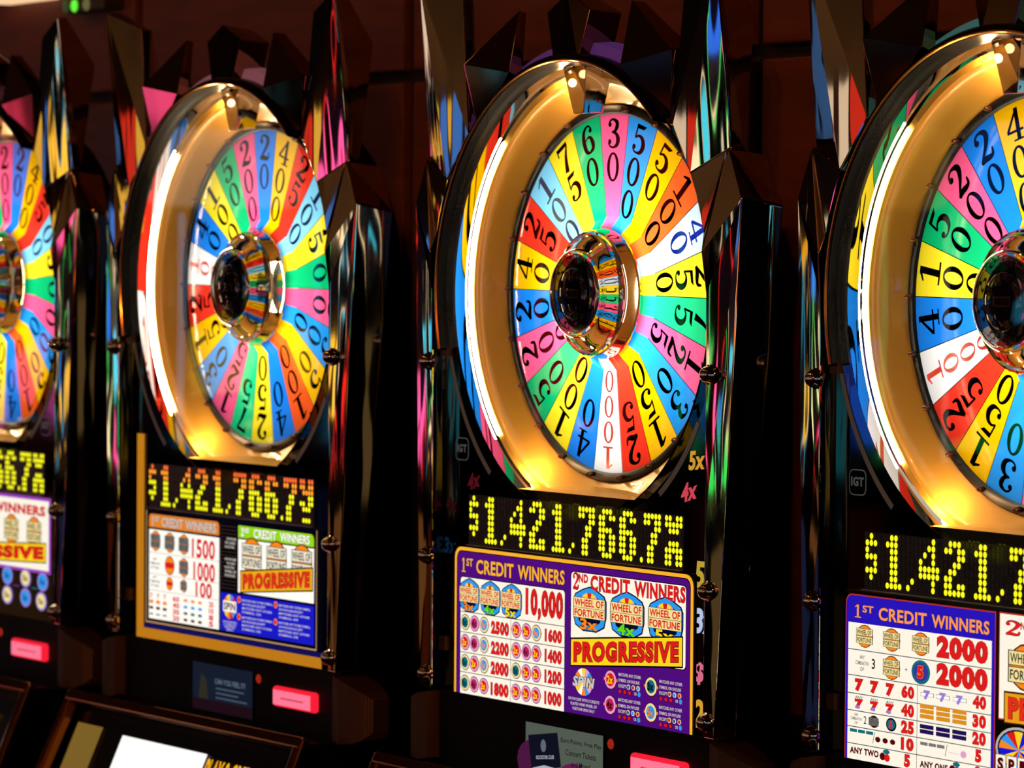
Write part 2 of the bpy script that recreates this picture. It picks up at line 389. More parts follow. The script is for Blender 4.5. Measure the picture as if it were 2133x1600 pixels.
def side_trim(sg):
    """chrome flank: post with shoulder, running from the speaker up to the tall shard (right side; sg=-1 mirrors)"""
    A = (.371, -.014, .193); Rt = (.400, -.014, .130); Rb = (.364, -.024, -.578); Ot = (.420, .040, .117); Ob = (.366, .012, -.578)
    Kp = (.3345, -.030, .055)
    arc = []
    for z in (.162, .135, .105, .08): arc.append((math.sqrt(.3385 ** 2 - z * z), -.0225, z))
    low = [(.3375, -.024, 0.0), (.3365, -.022, -.29), (.336, -.022, -.578)]
    V = arc + [Kp] + low + [A, Rt, Rb, Ot, Ob]
    nA = len(arc); iK = nA; iL = nA + 1; iA = iL + 3; iRt, iRb, iOt, iOb = iA + 1, iA + 2, iA + 3, iA + 4
    F = []
    for i in range(nA - 1): F.append((i, i + 1, iA))
    F += [(nA - 1, iK, iA), (iK, iRt, iA), (iK, iL, iRt), (iL, iL + 1, iRt), (iL + 1, iRb, iRt), (iL + 1, iL + 2, iRb)]
    F += [(iA, iRt, iOt), (iRt, iRb, iOb, iOt)]
    inner = list(range(nA)) + [iK, iL, iL + 1, iL + 2]
    back = []
    for i in inner:
        x, y, z = V[i]; V.append((x + .004, .004, z)); back.append(len(V) - 1)
    for i in range(len(inner) - 1): F.append((inner[i], back[i], back[i + 1], inner[i + 1]))
    V.append((.380, .045, .185)); iAb = len(V) - 1
    F += [(iA, iOt, iAb), (0, iA, iAb, back[0])]
    F += [(iL + 2, back[-1], iOb, iRb), tuple([iAb, iOt, iOb] + back[::-1])]
    if sg < 0: V = mir(V)
    return faces_mesh('chrome_post', V, F, M_CHROME)
POST = {1: side_trim(1), -1: side_trim(-1)}
sh = [(.365, -.033, .450), (.274, -.015, .420), (.2515, -.018, .2245), (.300, -.023, .160), (.337, .040, .362), (.371, -.008, .193),
      (.340, .052, .372), (.372, .010, .196), (.356, -.012, .452), (.270, .002, .418), (.255, .0, .220), (.305, -.002, .160)]
SHARD = {1: hull_mesh('tall_shard', sh, M_CHROME), -1: hull_mesh('tall_shard', mir(sh), M_CHROME)}
cr = [(.137, -.024, .309), (.256, -.024, .325), (.138, -.006, .397), (.236, -.010, .226), (.145, .010, .395), (.262, .004, .328), (.240, .006, .225), (.140, .0, .300)]
CRYS = {1: hull_mesh('crown_crystal', cr, M_CRYSTAL), -1: hull_mesh('crown_crystal', mir(cr), M_CRYSTAL)}
cw = [(0, -.018, .414), (.053, -.016, .389), (-.053, -.016, .389), (.030, -.020, .318), (-.030, -.020, .318),
      (0, .036, .408), (.053, .037, .386), (-.053, .037, .386), (.032, .034, .322), (-.032, .034, .322)]
CROWN = hull_mesh('crown_top', cw, M_CRYSTAL)
pt = [(-.030, -.006, .318), (.030, -.006, .318), (-.013, .002, .248), (.013, .002, .248), (-.030, .040, .318), (.030, .040, .318), (-.011, .036, .250), (.011, .036, .250)]
POINTER = hull_mesh('pointer', pt, pm('pointer_mirror', 'd2c4bc', 1.0, 0.03))

def arch_shell():
    """black upper cabinet: arched side walls and a back, open to the bezel in front"""
    out = [(.352, -.585), (.352, -.06)]
    for i in range(1, 32):
        a = math.radians(100 - 200 * i / 32); out.append((.345 * math.sin(a), .345 * math.cos(a)))
    out += [(-.352, -.06), (-.352, -.585)]
    n = len(out); lv = ((0.006, 1.0), (0.040, 1.0), (0.075, 0.80), (0.150, 0.79))     # shallow drum, stepped in behind the front flange
    V = [(x * k, y, z * k if z > -.3 else z) for y, k in lv for x, z in out]
    F = []
    for L in range(3):
        F += [(L * n + i, L * n + i + 1, L * n + n + i + 1, L * n + n + i) for i in range(n - 1)] + [(L * n + n - 1, L * n, L * n + n, L * n + 2 * n - 1)]
    F.append(tuple(3 * n + i for i in range(n)))
    return faces_mesh('upper_cabinet', V, F, M_BODY)
SHELL = arch_shell()
R_OP, Z_CH = 0.3128, -0.2778
def bezel():
    """flat black printed glass with the wheel opening cut out (circle with a flat lower chord)"""
    a_ch = math.acos(-Z_CH / R_OP)
    inner = []
    n = 80
    for i in range(n + 1):
        a = -(PI - a_ch) + 2 * (PI - a_ch) * i / n; inner.append((R_OP * math.sin(a), R_OP * math.cos(a)))
    W, ZB = .3355, -.5815
    V = [(x, .002, z) for x, z in inner]; F = []
    def outer(x, z):
        a = math.atan2(x, z)
        if z > 0 and abs(a) < PI / 2: return (.334 * math.sin(a), .334 * math.cos(a))
        return (W if x > 0 else -W, z)
    o = [outer(x, z) for x, z in inner]
    V += [(x, .002, z) for x, z in o]; m = len(inner)
    for i in range(m - 1): F.append((i, i + 1, m + i + 1, m + i))
    V += [(-W, .002, ZB), (W, .002, ZB)]
    F.append((m - 1, 0, m, 2 * m, 2 * m + 1, 2 * m - 1))
    V += [(inner[0][0], .060, inner[0][1]), (inner[-1][0], .060, inner[-1][1])]
    return faces_mesh('bezel_glass', V, F, M_PRINT)
BEZEL = bezel()
cx = math.sqrt(R_OP ** 2 - Z_CH ** 2)
LEDGE = faces_mesh('bowl_ledge', [(-cx - .004, .0015, Z_CH), (cx + .004, .0015, Z_CH), (cx + .004, .030, Z_CH + .002), (cx + .004, .064, Z_CH + .010), (-cx - .004, .064, Z_CH + .010), (-cx - .004, .030, Z_CH + .002)],
                   [(0, 1, 2, 5), (5, 2, 3, 4)], M_GOLD)
COVER = lathe_mesh('clear_cover', [(0.0, -0.0135), (0.16, -0.0133), (0.3150, -0.0130)], M_COVER, 64)
HOUSING = lathe_mesh('lamp_housing', [(0.263, 0.064), (0.263, 0.1440), (0.0, 0.1440)], pm('housing_white', 'b8b4aa', 0, 0.7), 64)

def stripe_arc(a0, a1, r0, r1, n=24):
    V = []; F = []
    for i in range(n + 1):
        a = math.radians(a0 + (a1 - a0) * i / n)
        for r in (r0, r1): V.append((r * math.sin(a), .0014, r * math.cos(a)))
    for i in range(n): F.append((2 * i, 2 * i + 2, 2 * i + 3, 2 * i + 1))
    return faces_mesh('grey_arc_stripe', V, F, M_GREY)
STRIPES = [stripe_arc(-140, -104, .3345, .3425), stripe_arc(120, 143, .330, .3385)]

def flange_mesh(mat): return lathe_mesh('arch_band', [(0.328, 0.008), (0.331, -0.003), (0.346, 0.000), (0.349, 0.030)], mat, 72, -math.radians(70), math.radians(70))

# LED digits on a 64 x 8 dot grid
GL = {'$': (".X.", "XXX", "X..", "XXX", "..X", "XXX", ".X.", "..."),
 '1': (".XX.", "XXX.", ".XX.", ".XX.", ".XX.", ".XX.", ".XX.", "XXXX"),
 ',': ("..", "..", "..", "..", "..", "..", ".X", "X."),
 '.': (".", ".", ".", ".", ".", ".", ".", "X"),
 '4': ("...X.", "..XX.", ".X.X.", "X..X.", "XXXXX", "XXXXX", "...X.", "...X."),
 '2': (".XXX.", "XX.XX", "...XX", "..XX.", ".XX..", "XX...", "XX.XX", "XXXXX"),
 '7': ("XXXXX", "XX.XX", "...XX", "..XX.", "..XX.", ".XX..", ".XX..", ".XX.."),
 '6': (".XXX.", "XX.XX", "XX...", "XXXX.", "XX.XX", "XX.XX", "XX.XX", ".XXX."),
 'c': ("XX.XX", "XXXXX", ".XXX.", ".....", ".XXX.", "XXXXX", "XX.XX", "XX.XX"),
 'b': ("XX.XX", "XX.XX", ".XXXX", "...XX", "XX.XX", ".XXX.", ".....", ".XXX.")}
LAY = [('$', 0), ('1', 5), (',', 10), ('4', 13), ('2', 19), ('1', 26), (',', 31), ('7', 34), ('6', 40), ('6', 46), ('.', 52), ('7', 53)]
LX0, LX1, LZ1, LZ0 = -0.2705, 0.2605, -0.2925, -0.3645
PX = (LX1 - LX0 - .003) / 64.0; PZ = 0.00855
def dot_mesh(mat):
    v = [(0.0036 * math.cos(2 * PI * i / 10), 0, 0.00405 * math.sin(2 * PI * i / 10)) for i in range(10)] + [(0.0026 * math.cos(2 * PI * i / 10), -.0008, 0.003 * math.sin(2 * PI * i / 10)) for i in range(10)]
    f = [(i, (i + 1) % 10, 10 + (i + 1) % 10, 10 + i) for i in range(10)] + [tuple(range(10, 20))]
    return faces_mesh('led_dot', v, f, mat)
DOT_Y = dot_mesh(EM('f4f01c', 1.15)); DOT_O = dot_mesh(EM('ff9a2a', 1.1)); DOT_R = dot_mesh(EM('ff6a30', 1.05))
M_LEDBG = pm('led_board', '15100a', 0, 0.4); M_LEDOFF = pm('led_off', '2e2610', 0, 0.25)

# ------------------------------------------------------------------ pay-table artwork
WHITE = EM('fff6e4', 1.0); WH2 = EM('fffaf0', 1.05); GOLDP = EM('ffb52e', 0.95); PURP = EM('5a0f8c', 0.75); PURD = EM('3a0f86', 0.7); RED = EM('e01e1c', 0.95); DRED = EM('6a0a10', 0.6)
BLK = EM('050308', 0.2); NAVY = EM('10104a', 0.5); SKY = EM('2f9cf0', 0.95); PINK = EM('f0a8d8', 0.9); ORNG = EM('ff8a1e', 0.95); YEL = EM('ffd41e', 1.0); GRN = EM('6adc1e', 0.95)
CREAM = EM('f8e29a', 0.95); TEAL = EM('0f7f8c', 0.7); MAG = EM('c82870', 0.8); GRY = EM('8c8a86', 0.7); DGRY = EM('3c3a3c', 0.6); BLUE = EM('1a1ad0', 0.9); LIME = EM('9adc1e', 0.95)
AMB = EM('d88a1c', 0.75); LINE = EM('3a3a34', 0.4); LILAC = EM('a98ae8', 0.8); WTXT = EM('e8e0d8', 0.75); BROWN = EM('4a1c0c', 0.4)
CHIP = {2: (RED, YEL), 3: (TEAL, NAVY), 4: (MAG, DRED), 5: (SKY, ORNG)}
def chip(parent, x, z, k, r=0.0118):
    bg, tx = CHIP[k]; a = Art()
    a.disc(x, z, r * 1.06, r, DRED, 3).disc(x, z, r * .97, r * .9, PINK if k in (2, 4) else CREAM, 4).disc(x, z, r * .72, r * .66, bg, 5)
    a.rect(x - r * 1.18, z - r * .14, x - r * .9, z + r * .14, ORNG, 3).rect(x + r * .9, z - r * .14, x + r * 1.18, z + r * .14, ORNG, 3)
    a.text('%dx' % k, x - r * .5, x + r * .5, z, r * .8, tx, 7, .03, BLK if r > .012 else None, .03)
    return a.build('multiplier_symbol', parent)
def logo(parent, x, z, wd, h, k):
    a = Art()
    def body(s, m, l):
        a.poly([(x + px * wd * s, z + pz * h * s) for px, pz in ((-.5, .2), (-.44, .32), (-.22, .43), (0, .5), (.22, .43), (.44, .32), (.5, .2), (.5, -.14), (.44, -.36), (.2, -.48), (-.2, -.48), (-.44, -.36), (-.5, -.14))], m, l)
    body(1.0, NAVY, 3); body(.94, SKY, 4); body(.72, NAVY, 5)
    cols = [ORNG, PINK, YEL, RED, YEL, PINK, ORNG]
    for i in range(7): a.disc(x, z + h * .02, wd * .32, h * .34, cols[i], 6, 3, 10 + i * 160 / 7, 10 + (i + 1) * 160 / 7)
    a.rect(x - wd * .475, z - h * .2, x + wd * .475, z + h * .25, NAVY, 6.6).rect(x - wd * .46, z + h * .03, x + wd * .46, z + h * .24, CREAM, 7).rect(x - wd * .46, z - h * .19, x + wd * .46, z + h * .02, CREAM, 7)
    a.text('WHEEL OF', x - wd * .43, x + wd * .43, z + h * .135, h * .16, RED, 8, .03)
    a.text('FORTUNE', x - wd * .43, x + wd * .43, z - h * .085, h * .16, RED, 8, .03)
    a.text('%dx' % k, x - wd * .26, x + wd * .26, z - h * .32, h * .24, {3: ORNG, 4: GRN, 5: YEL}[k], 9, .035, BLK, .04)
    return a.build('prize_emblem', parent)
def grey_logo(parent, x, z, wd, h, rim=ORNG, body=CREAM, ink=DGRY):
    a = Art()
    a.disc(x, z, wd * .46, h * .54, DRED, 3, 16).disc(x, z, wd * .43, h * .5, rim, 4, 16)
    a.rect(x - wd * .46, z + h * .02, x + wd * .46, z + h * .36, ink, 5).rect(x - wd * .46, z - h * .36, x + wd * .46, z, ink, 5)
    a.rect(x - wd * .43, z + h * .04, x + wd * .43, z + h * .34, body, 6).rect(x - wd * .43, z - h * .34, x + wd * .43, z - h * .02, body, 6)
    a.text('WHEEL OF', x - wd * .4, x + wd * .4, z + h * .19, h * .22, ink, 7, .02)
    a.text('FORTUNE', x - wd * .4, x + wd * .4, z - h * .18, h * .22, ink, 7, .02)
    return a.build('prize_emblem', parent)
def lettering(parent, t, x0, x1, zc, h, m, layer=4, bold=.03, outline=None, ow=.03, slope=0, slant=0):
    return Art().text(t, x0, x1, zc, h, m, layer, bold, outline, ow, slope, slant).build('lettering', parent)
def field(parent, name, x0, z0, x1, z1, m, layer=2, r=0, corners='abcd'):
    return Art().rect(x0, z0, x1, z1, m, layer, r, corners).build(name, parent)
def spin_wheel(parent, x, z, rx, rz, n=14, cols=None, layer=4):
    a = Art(); cols = cols or [ORNG, SKY, PINK, YEL, WH2]
    for i in range(n): a.disc(x, z, rx, rz, cols[i % len(cols)], layer, 2, 360 * i / n, 360 * (i + 1) / n)
    return a.build('spin_emblem', parent)
def title(parent, num, sup, x, z, h, m, outline, ow=.02, layer=5):
    """x: five stations - number, superscript, CREDIT start/end, WINNERS start/end"""
    a = Art()
    for v, f in DIG[num]:
        q = lambda g: [(x[0] - g + (px - .05) / .6 * (x[1] - x[0] + 2 * g), z - h / 2 - g + py * (h + 2 * g)) for px, py in v]
        a.raw(q(h * .05), f, outline, layer - .5); a.raw(q(0), f, m, layer)
    a.text(sup, x[2], x[3], z + h * .22, h * .55, m, layer, .03, outline, ow)
    a.text('CREDIT', x[4], x[5], z, h, m, layer, .03, outline, ow)
    a.text('WINNERS', x[6], x[7], z, h, m, layer, .03, outline, ow)
    return a.build('lettering', parent)
def slant_box(parent, p, m, frame, t, tm, margin=.007, outline=DRED):
    (x0, zt0), (x1, zt1), (_, zb0), (_, zb1) = p
    a = Art(); e = .0022
    a.poly([(x0 - e, zt0 + e), (x1 + e, zt1 + e), (x1 + e, zb1 - e), (x0 - e, zb0 - e)], frame, 9.4)
    a.poly([(x0, zt0), (x1, zt1), (x1, zb1), (x0, zb0)], m, 10)
    o = a.build('progressive_box', parent)
    sl = ((zt1 + zb1) - (zt0 + zb0)) / 2 / (x1 - x0)
    lettering(parent, t, x0 + margin, x1 - margin, (zt0 + zt1 + zb0 + zb1) / 4, ((zt0 - zb0) + (zt1 - zb1)) / 2 * .76, tm, 12, .045, outline, .03, sl)
    return o

def pay_C(T):
    field(T, 'gold_border', -.3075, -.3695, .2838, -.5815, GOLDP, 0.6, .016, 'ab')
    field(T, 'purple_field', -.3020, -.3745, .2780, -.5815, BLK, 1, .012, 'ab')
    field(T, 'purple_field', -.3008, -.3757, .2768, -.5815, PURP, 1.4, .012, 'ab')
    title(T, '1', 'ST', (-.287, -.277, -.2745, -.257, -.248, -.150, -.139, -.020), -.3953, .0205, GOLDP, BROWN)
    field(T, 'white_field', -.2915, -.4118, -.0195, -.5815, BLK, 1.8, .005, 'ab')
    field(T, 'white_field', -.2905, -.4130, -.0205, -.5815, WHITE, 2.2, .005, 'ab')
    for z in (-.463, -.4926, -.5217, -.5505): field(T, 'row_line', -.2905, z - .0005, -.0205, z + .0005, LINE, 2.6)
    field(T, 'column_line', -.1573, -.463, -.1565, -.5815, LINE, 2.6)
    for x, k in ((-.2663, 3), (-.2106, 4), (-.1553, 5)): logo(T, x, -.4385, .054, .051, k)
    lettering(T, '10,000', -.1183, -.0246, -.4385, .044, RED, 4, .04, DRED, .025)
    for z, L, n1, R_, n2 in ((-.478, (3, 4, 5), '2500', (2, 2, 5), '1600'), (-.507, (2, 4, 5), '2200', (2, 4, 2), '1400'), (-.536, (3, 2, 5), '2000', (3, 2, 2), '1200'), (-.566, (3, 4, 2), '1800', (2, 2, 2), '1000')):
        for x, k in zip((-.2773, -.2523, -.2269), L): chip(T, x, z, k)
        for x, k in zip((-.1424, -.1162, -.0909), R_): chip(T, x, z, k)
        lettering(T, n1, -.208, -.1616, z - .0015, .0185, RED, 4, .05, DRED, .03)
        lettering(T, n2, -.069, -.0265, z - .0005, .0185, RED, 4, .05, DRED, .03)
    field(T, 'white_field', -.0058, -.3840, .2689, -.4978, BLK, 1.8, .006)
    field(T, 'white_field', -.0046, -.3852, .2677, -.4966, WHITE, 2.2, .006)
    title(T, '2', 'ND', (.0005, .0125, .0140, .0365, .043, .1375, .148, .2665), -.3975, .0215, RED, DRED, .02, 3)
    for x, k in ((.0418, 3), (.1320, 4), (.2218, 5)): logo(T, x, -.4345, .082, .064, k)
    slant_box(T, ((-.0003, -.4787), (.2630, -.4540), (0, -.5143), (0, -.4924)), YEL, BLK, 'PROGRESSIVE', RED)
    spin_wheel(T, .0285, -.5356, .022, .0190)
    lettering(T, 'SPIN', .0035, .0545, -.5356, .0145, WTXT, 6, .04, NAVY, .06, 0, .25)
    for i, t in enumerate(('ON PAYLINE WITH 2 CREDITS', 'PLAYED WINS WHEEL OF', 'FORTUNE SPIN ONLY')):
        hw = (.038, .032, .027)[i]; lettering(T, t, .029 - hw, .029 + hw, -.5608 - i * .0067, .0042, WTXT, 4, .02)
    for (x, z, k, dots) in ((.0936, -.5261, 2, (3, 4, 5)), (.1897, -.5264, 3, (4, 5, 2)), (.0932, -.5607, 4, (3, 5, 2)), (.1896, -.5612, 5, (2, 3, 4))):
        chip(T, x, z, k, .0138)
        for i, t in enumerate(('MATCHES ANY OTHER', 'SYMBOL ON PAYLINE', 'EXCEPT')):
            lettering(T, t, x + .0195, x + (.0722, .069, .0375)[i], z + .0093 - i * .0077, .0044, WTXT, 4, .02)
        for j, q in enumerate(dots):
            for (dx, dz, m1, m2) in ((.043, -.0061, CREAM, CHIP[q][0]), (.0235, -.0138, DRED, RED)):
                Art().disc(x + dx + j * .0115, z + dz, .0042, .0036, m1, 4, 10).disc(x + dx + j * .0115, z + dz, .003, .0026, m2, 5, 10).build('small_symbol', T)
        Art().disc(x + .0685, z - .0138, .0036, .0036, SKY, 4, 8).build('small_symbol', T)
        lettering(T, 'OR', x + .0565, x + .063, z - .0138, .0042, WTXT, 4, .02)

def pay_B(T):
    a = Art()   # amber lit surround
    for (x0, z0, x1, z1) in ((-.3110, -.245, -.2860, -.5815), (-.3110, -.5640, .2850, -.5815)): a.rect(x0, z0, x1, z1, AMB, .6)
    a.build('amber_border', T)
    field(T, 'blue_line', -.2860, -.5565, .2840, -.5645, EM('12125e', .8), .8)
    a = Art()
    for (x0, z0, x1, z1) in ((-.2790, -.370, -.2765, -.5545), (-.2790, -.5525, .2700, -.5550), (.2680, -.370, .2700, -.5550)): a.rect(x0, z0, x1, z1, EM('d8a878', .7), 1.0)
    a.build('inner_border', T)
    field(T, 'orange_title_band', -.268, -.3752, -.0343, -.397, EM('e8862c', .95), 2, .008, 'ab')
    title(T, '1', 'ST', (-.258, -.250, -.247, -.232, -.2225, -.1515, -.143, -.042), -.3865, .0155, WTXT, EM('9a7a60', .6), .03)
    field(T, 'white_field', -.2672, -.4005, -.0335, -.5475, WH2, 2)
    for x in (-.2446, -.1965, -.149): grey_logo(T, x, -.4190, .036, .031, ORNG, GRY, DGRY)
    lettering(T, '1500', -.1217, -.0461, -.4222, .031, RED, 4, .03)
    lettering(T, '1000', -.1165, -.0457, -.4588, .030, RED, 4, .03)
    lettering(T, '100', -.1088, -.0551, -.4882, .025, RED, 4, .03)
    for z, r in ((-.4565, .0165), (-.4862, .0115)):
        a = Art(); a.disc(-.1965, z, r, r * .95, DRED, 3).disc(-.1965, z, r * .9, r * .86, ORNG, 4).rect(-.1965 - r * .85, z - r * .25, -.1965 + r * .85, z + r * .3, RED, 5); a.build('fruit_symbol', T)
        grey_logo(T, -.1487, z, r * 2.0, r * 1.75, ORNG, GRY, DGRY)
        for i, t in enumerate(('ANY', 'COMBINATION', 'OF THESE')): lettering(T, t, -.2462 - (.007, .017, .014)[i], -.2462 + (.007, .017, .014)[i], z + .0075 - i * .007, .0042, DGRY, 4, .01)
    for z in (-.4385, -.4735, -.5005): field(T, 'row_line', -.2672, z - .0004, -.0335, z + .0004, EM('b8b0a0', .8), 2.6)
    for i, (n1, n2) in enumerate((('60', '20'), ('40', '10'), ('30', '8'), ('20', '5'))):
        z = -.5095 - i * .0105
        for x in (-.2580, -.2350, -.2120):
            if i == 0: lettering(T, '7', x - .004, x + .004, z, .008, RED, 4, .04)
            else: field(T, 'small_symbol', x - .0065, z - .0035 + .0012 * i, x + .0065, z + .0035 - .0012 * (i == 3), (ORNG, BROWN, DGRY)[i - 1], 4)
        for x in (-.1420, -.1180, -.0940): field(T, 'small_symbol', x - .006, z - .0022, x + .006, z + .0022, (ORNG, SKY, TEAL, DRED)[i], 4)
        lettering(T, n1, -.185, -.163, z, .009, RED, 4, .04); lettering(T, n2, -.065, -.050, z, .009, RED, 4, .04)
    a = Art()
    for i in range(18): a.rect(-.0290, -.3800 - i * .0058, .0230, -.3810 - i * .0058, EM('5a3a1c', .5), 1.4)
    a.build('pinstripe_column', T)
    for i, z in enumerate((-.400, -.4065, -.413, -.4325, -.439, -.4455, -.452, -.4585)):
        lettering(T, ('ON PAYLINE', 'WITH 2 CREDITS', 'PLAYED WINS', 'ON PAYLINE', 'WITH 2 CREDITS', 'PLAYED WINS', 'WHEEL OF', 'FORTUNE SPIN')[i], -.014 if i % 4 else -.008, .022 - (i % 3) * .003, z, .0042, WTXT, 4, .02)
    field(T, 'lime_title_band', .0277, -.3768, .2614, -.3962, LIME, 2, .010, 'b')
    title(T, '2', 'ND', (.038, .047, .050, .063, .078, .149, .160, .250), -.3865, .014, WH2, EM('4a7a20', .6), .03)
    field(T, 'white_field', .0278, -.3985, .2616, -.4830, WH2, 2)
    for x in (.0720, .1491, .2261): grey_logo(T, x, -.4235, .068, .056, ORNG, EM('f4ead0', .95), DGRY)
    slant_box(T, ((.0402, -.4494), (.2610, -.4291), (0, -.4811), (0, -.4621)), EM('f0b01e', .95), BROWN, 'PROGRESSIVE', EM('e8301c', .95))
    field(T, 'blue_field', -.0270, -.4868, .2628, -.5475, BLUE, 2)
    spin_wheel(T, .0030, -.5080, .020, .0195, 12, [ORNG, RED, SKY, YEL])
    a = Art(); a.rect(-.0175, -.5160, .0245, -.4990, WH2, 6).text('SPIN', -.015, .022, -.5075, .0125, DRED, 7, .04); a.build('spin_sign', T)
    for i in range(4): lettering(T, ('ON PAYLINE WITH', '2 CREDITS', 'PLAYED WINS', 'SPIN')[i], .003 - (.022, .02, .016, .01)[i], .003 + (.022, .02, .016, .01)[i], -.5325 - i * .0042, .0034, WTXT, 4, .02)
    for (x, z) in ((.040, -.4945), (.155, -.4935), (.040, -.5215), (.155, -.5205)):
        a = Art(); a.disc(x - .008, z, .006, .0055, ORNG, 4, 10).disc(x - .008, z, .004, .0036, RED, 5, 10); a.build('fruit_symbol', T)
        for i in range(4): lettering(T, ('MATCHES ANY OTHER SYMBOL', 'ON PAYLINE EXCEPT', 'MATCHES ANY OTHER', 'SYMBOL OR')[i], x + .002, x + (.098, .075, .096, .062)[i], z - i * .0062, .0036, WTXT, 4, .02)

def pay_D(T):
    ORL = EM('c8342c', .8); OTX = EM('ff9a5a', .95)
    field(T, 'red_outline', -.3085, -.3725, -.0125, -.5815, ORL, .6, .012, 'a')
    field(T, 'blue_field', -.3068, -.3742, -.0140, -.5815, EM('2a16c4', .85), 1.2, .011, 'a')
    title(T, '1', 'ST', (-.2885, -.2760, -.2725, -.250, -.2395, -.1435, -.134, -.023), -.3935, .0165, OTX, BROWN, .02)
    field(T, 'white_field', -.3022, -.4085, -.0193, -.5815, WHITE, 2)
    for z in (-.4425, -.4752, -.4981, -.5198, -.5403, -.5617): field(T, 'row_line', -.3022, z - .0005, -.0193, z + .0005, EM('2a2a4a', .5), 2.6)
    field(T, 'column_line', -.1617, -.4752, -.1609, -.5815, EM('2a2a4a', .5), 2.6)
    for x in (-.268, -.2131, -.1551): grey_logo(T, x, -.4243, .037, .027)
    for z in (-.4240, -.4575): lettering(T, '2000', -.124, -.0258, z, .0275, RED, 4, .06, DRED, .015)
    for i, t in enumerate(('ANY', 'COMBINATION', 'OF')): lettering(T, t, -.2725 - (.005, .0135, .004)[i], -.2725 + (.005, .0135, .004)[i], -.4510 - i * .0075, .0048, DGRY, 4, .01)
    lettering(T, '3', -.2530, -.2460, -.4575, .013, DGRY, 4, .02)
    grey_logo(T, -.2128, -.4590, .037, .028); lettering(T, '+', -.186, -.181, -.4585, .004, DGRY, 4, .01)
    a = Art(); a.disc(-.1548, -.4590, .0185, .0150, TEAL, 3).disc(-.1548, -.4590, .0145, .0115, EM('3c3ca8', .8), 4).text('5', -.161, -.149, -.4590, .016, RED, 6, .05, ORNG, .04); a.build('wild_symbol', T)
    def bar3(z, m, rows, y0=-.1416):
        for x in (-.1416, -.1100, -.0784):
            for r in range(rows): field(T, 'bar_symbol', x - .0135, z + (rows / 2 - r) * .0062 - .0052, x + .0135, z + (rows / 2 - r) * .0062, m, 4)
    for x in (-.2781, -.2467, -.2150): lettering(T, '7', x - .0085, x + .0085, -.4868, .016, RED, 5, .07, DRED, .02)
    for x in (-.2781, -.2467, -.2150):
        lettering(T, '7', x - .0085, x + .0085, -.5108, .0125, RED, 5, .07, DRED, .02)
        lettering(T, 'ANY', x - .008, x + .008, -.5025, .0036, DGRY, 4, .01)
        field(T, 'symbol_shade', x - .005, -.5165, x + .003, -.5125, LILAC, 7)
    for x in (-.1416, -.1107, -.0784):
        a = Art(); a.rect(x - .013, -.4882, x + .013, -.4832, EM('6a6a9a', .6), 3).rect(x - .0122, -.4877, x + .0122, -.4837, WH2, 4).text('7', x - .0065, x + .0065, -.4860, .0115, LILAC, 5, .08); a.build('seven_symbol', T)
    bar3(-.5070, EM('e8961c', .9), 3); bar3(-.5290, EM('281464', .7), 2)
    grey_logo(T, -.2475, -.5300, .022, .0145, BROWN, GRY, DGRY)
    for i, t in enumerate(('ANY', 'COMBINATION', 'OF')): lettering(T, t, -.2835 - (.004, .0115, .003)[i], -.2835 + (.004, .0115, .003)[i], -.5245 - i * .0052, .0036, DGRY, 4, .01)
    lettering(T, '2', -.268, -.2625, -.5298, .010, DGRY, 4, .01)
    a = Art(); a.disc(-.2125, -.5300, .0105, .0085, NAVY, 3).disc(-.2125, -.53, .008, .0063, TEAL, 4).text('5', -.216, -.209, -.53, .010, RED, 6, .05); a.build('wild_symbol', T)
    for i in range(3):
        field(T, 'bar_symbol', -.2960 + i * .0165, -.5470, -.2815 + i * .0165, -.5430, TEAL, 4); Art().disc(-.2390 + i * .0150, -.5515, .0055, .0035, DRED, 4, 10).build('small_symbol', T)
        field(T, 'bar_symbol', -.1540 + i * .0165, -.5485, -.1395 + i * .0165, -.5445, GRY, 4)
    Art().poly([(-.2495, -.5575), (-.2485, -.5575), (-.2450, -.5430), (-.2460, -.5430)], DGRY, 4).build('slash_mark', T)
    Art().poly([(-.1055, -.5575), (-.1045, -.5575), (-.1010, -.5430), (-.1020, -.5430)], DGRY, 4).build('slash_mark', T)
    field(T, 'small_symbol', -.098, -.5522, -.078, -.5516, PINK, 4); Art().disc(-.0700, -.5515, .006, .0045, PINK, 4, 10).build('small_symbol', T)
    for z, n in ((-.4860, '60'), (-.5090, '40'), (-.5300, '25'), (-.5510, '10'), (-.5715, '5')):
        lettering(T, n, -.1925 if len(n) > 1 else -.1860, -.1672 if len(n) > 1 else -.1740, z, .0160, RED, 4, .06, DRED, .015)
    for z, n in ((-.4850, '40'), (-.5080, '30'), (-.5290, '20'), (-.5500, '5'), (-.5705, '2')):
        lettering(T, n, -.0536 if len(n) > 1 else -.0480, -.0281 if len(n) > 1 else -.0360, z, .0160, RED, 4, .06, DRED, .015)
    lettering(T, 'ANY TWO', -.2960, -.2370, -.5700, .0085, DRED, 4, .05); lettering(T, 'ANY ONE', -.1545, -.1000, -.5720, .0085, DRED, 4, .05)
    for x in (-.2250, -.0870):
        a = Art(); a.disc(x - .004, -.5715, .006, .0050, DRED, 4, 10).disc(x + .005, -.5725, .006, .0050, RED, 4, 10).disc(x + .004, -.5650, .007, .0030, TEAL, 5, 10); a.build('cherry_symbol', T)
    field(T, 'red_outline', -.0062, -.3720, .2750, -.5015, ORL, .6); field(T, 'white_field', -.0045, -.3738, .2732, -.4997, WHITE, 2)
    title(T, '2', 'ND', (.0073, .0323, .0345, .052, .060, .140, .150, .262), -.3895, .0165, RED, DRED, .015)
    for x in (.0480, .1330, .2180): grey_logo(T, x, -.4350, .078, .054)
